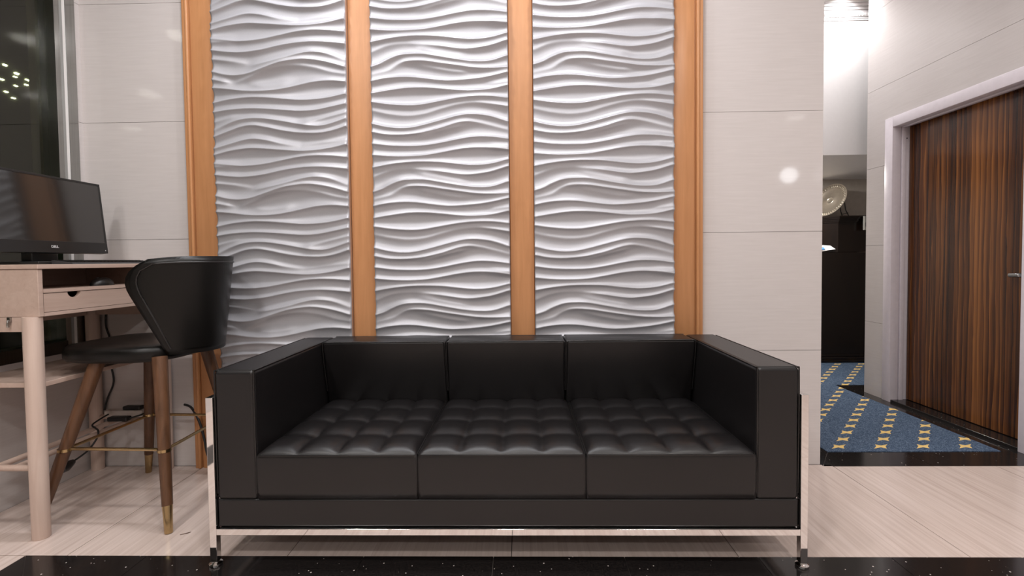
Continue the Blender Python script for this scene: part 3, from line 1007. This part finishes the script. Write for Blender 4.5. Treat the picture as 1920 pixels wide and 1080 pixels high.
tube('cord', spline([(-1.994, 2.050, .212), (-1.988, 2.12, .235), (-1.988, 2.17, .275), (-2.000, 2.19, .302), (-2.04, 2.22, .304), (-2.10, 2.27, .303), (-2.12, 2.34, .310), (-2.13, 2.394, .314)], 6), .004, CABLE, pg)
tag(tube('floor_cable', spline([(-1.80, 2.488, .335), (-1.755, 2.478, .320), (-1.70, 2.455, .255), (-1.672, 2.448, .17), (-1.655, 2.445, .085), (-1.630, 2.445, .055), (-1.60, 2.450, .02), (-1.50, 2.445, .006), (-1.35, 2.43, .006)], 6), .006, CABLE),
    'thick black cable drooping to the floor between stool and sofa', 'cable')
tag(tube('thin_wire', spline([(-1.90, 2.488, .335), (-1.895, 2.487, .29), (-1.915, 2.487, .235), (-1.94, 2.486, .20)], 6), .0022, CABLE),
    'very thin black wire looping against the wall behind the stool leg', 'cable')
tag(tube('wood_splinter', [(-1.375, 1.852, .0015), (-1.355, 1.862, .002), (-1.344, 1.872, .0015)], [.0008, .0016, .0008], WALNUT, None, 6),
    'tiny dark splinter on the pale floor beside the stool foot', 'splinter')

# ------------------------------------------------------------------ hall furniture
cab = thing('cabinet', (3.2, 5.05, 0), 'dark stained wooden cabinet with moulded top at the hall end', 'cabinet')
CY = 4.945
def prism(bm, pts, z0, z1):
    a = [bm.verts.new((x, y, z0)) for x, y in pts]; b = [bm.verts.new((x, y, z1)) for x, y in pts]
    bm.faces.new(a[::-1]); bm.faces.new(b)
    for i in range(len(pts)):
        j = (i + 1) % len(pts); bm.faces.new((a[i], a[j], b[j], b[i]))
def ell(o):   # outline of the raised back: angled left wing, straight right part
    return [(2.70, 5.34), (2.86 - o * .3, 5.20 - o), (3.215 - o * .2, CY + .012 - o), (3.62, CY + .012 - o), (3.62, 5.34)]
bm = bmesh.new(); prism(bm, [(2.75, 5.34), (2.75, CY), (3.62, CY), (3.62, 5.34)], .085, 1.125)
from_bm('body', bm, DARKWOOD, cab)
bm = bmesh.new(); prism(bm, ell(0), 1.128, 1.43)
from_bm('raised_back', bm, DARKWOOD, cab)
bm = bmesh.new()
for z0, z1, o in ((1.43, 1.445, .010), (1.445, 1.462, .018), (1.462, 1.478, .028), (1.478, 1.494, .036)):
    prism(bm, ell(o), z0, z1)
from_bm('top_moulding', bm, DARKWOOD, cab)
bm = bmesh.new()
for z0, z1, o in ((0.004, .035, .030), (.035, .060, .022), (.060, .085, .010)):
    add_box(bm, 2.75, 3.62, CY - o, 5.3, z0, z1, .003)
from_bm('plinth', bm, DARKWOOD, cab, smooth=True, flat_angle=40)
bx = thing('wall_box', (3.45, 4.90, 1.34), 'small grey box fixed to the dark cabinet next to the tiled wall edge', 'switch box')
box('housing', 3.425, 3.485, 4.885, 4.908, 1.345, 1.485, BOXGREY, bx, bevel=.004)
box('button', 3.435, 3.475, 4.881, 4.886, 1.38, 1.42, GREYP, bx)
# display plate leaning on a small stand
pl = thing('display_plate', (3.19, 5.10, 1.494), 'silver display plate with embossed rim standing on the dark cabinet', 'plate')
PR = .185
Mp = Matrix.Rotation(R(-72), 4, 'Z') @ Matrix.Rotation(R(66), 4, 'X')
# plate axis turned towards the hall and leaning back
pc = (3.225, 5.10, 1.4955 + PR * .914)
lathe('dish', [(0, .006), (.03, .006), (.034, .009), (.04, .006), (.118, .004), (.128, .010), (.150, .016), (.178, .021), (PR, .021), (PR, .017), (.15, .010), (.125, .0), (0, 0)], SILVER, pl, 56, Mp, pc)
bm = bmesh.new()
for k in range(44):
    t = 2 * math.pi * k / 44
    c, s_ = math.cos(t), math.sin(t)
    p0 = Vector((.140 * c, .140 * s_, .0145)); p1 = Vector((.172 * c, .172 * s_, .0215))
    add_tube(bm, [p0, (p0 + p1) / 2 + Vector((0, 0, .002)), p1], [.003, .006, .003], 5)
bmesh.ops.transform(bm, matrix=Matrix.Translation(pc) @ Mp, verts=bm.verts)
tag(from_bm('embossed_rim', bm, SILVER, pl, smooth=True), kind='stuff')
ps2 = thing('plate_stand', (3.22, 5.09, 1.494), 'small black stand propping up the silver plate', 'stand')
tube('prop', [(3.36, 5.02, 1.4995), (3.335, 5.03, 1.56), (3.325, 5.035, 1.64)], .005, BLACKP, ps2, 8)
tube('prop', [(3.41, 5.19, 1.4995), (3.39, 5.19, 1.56), (3.375, 5.19, 1.64)], .005, BLACKP, ps2, 8)
tube('crossbar', [(3.355, 5.025, 1.53), (3.402, 5.19, 1.53)], .004, BLACKP, ps2, 8)
# papers on the ledge
pb = thing('brochure', (3.08, 5.02, 1.126), 'white and blue brochure leaning on the cabinet ledge', 'brochure')
bm = bmesh.new()
q = [(2.98, 4.955, 1.130), (3.195, 4.962, 1.158), (3.155, 4.985, 1.195), (2.95, 4.975, 1.205)]
a = [bm.verts.new(p) for p in q]; b = [bm.verts.new((p[0], p[1] + .004, p[2] + .002)) for p in q]
bm.faces.new(a); bm.faces.new(b[::-1])
for i in range(4): bm.faces.new((a[i], b[i], b[(i + 1) % 4], a[(i + 1) % 4]))
from_bm('sheet', bm, PAPER, pb)
bm = bmesh.new()
q = [(3.03, 4.960, 1.150), (3.085, 4.961, 1.160), (3.075, 4.974, 1.178), (3.02, 4.972, 1.175)]
bm.faces.new([bm.verts.new((p[0], p[1] - .004, p[2])) for p in q])
from_bm('blue_print', bm, BLUEP, pb)

# ------------------------------------------------------------------ night street seen through the tall window
tag(box('exterior_ground', -18, XL - .32, -4, 20, -.25, -.12, NIGHT), kind='structure')
def m_emit(name, col, s):
    m = bpy.data.materials.new(name)
    m.use_nodes = True
    nt = m.node_tree
    nt.nodes.remove(nt.nodes['Principled BSDF'])
    e = nt.nodes.new('ShaderNodeEmission')
    e.inputs[0].default_value = (*col, 1)
    e.inputs[1].default_value = s
    nt.links.new(e.outputs[0], nt.nodes['Material Output'].inputs['Surface'])
    return m
LAMPW = m_emit('lit_lamp_white', (1, 1, .95), 40)
LITWIN = m_emit('lit_window_blue', (.35, .55, .8), 1.6)
NIGHTWALL = plain('dark_olive_facade', (.055, .06, .03), .9)
bd = thing('exterior_building', (-12.5, 11.5, -.12), 'dark building across the night street with small white lamps, seen through the window', 'building')
box('facade', -13, -12, 6, 17, -.12, 9.2, NIGHTWALL, bd)
box('roof_ledge', -13.1, -11.9, 5.9, 17.1, 9.2, 9.5, NIGHTWALL, bd)
box('floor_band', -12.03, -12.0, 6, 17, 7.18, 7.22, BLACKP, bd)
for y, z, r in ((11.071, 5.756, .035), (11.326, 5.658, .045), (11.286, 5.567, .022), (10.987, 5.394, .032), (11.57, 5.597, .030), (11.539, 5.471, .026), (11.29, 5.356, .022), (11.069, 5.141, .028), (11.229, 5.047, .025)):
    r *= .42
    for dy in (-.017, .018):
        lathe('facade_lamp', [(0, .03), (r * .6, .024), (r, 0), (0, 0)], LAMPW, bd, 10, Matrix.Rotation(R(90), 4, 'Y'), (-12.0, y + dy * 1.3, z))
for y, z in ((11.766, 7.02), (11.745, 6.66)):
    wn = box('lit_window', -12.01, -11.995, y - .06, y + .06, z - .06, z + .06, LITWIN, bd)
    box('window_bar', -11.997, -11.985, y - .005, y + .005, z - .06, z + .06, BLACKP, wn)
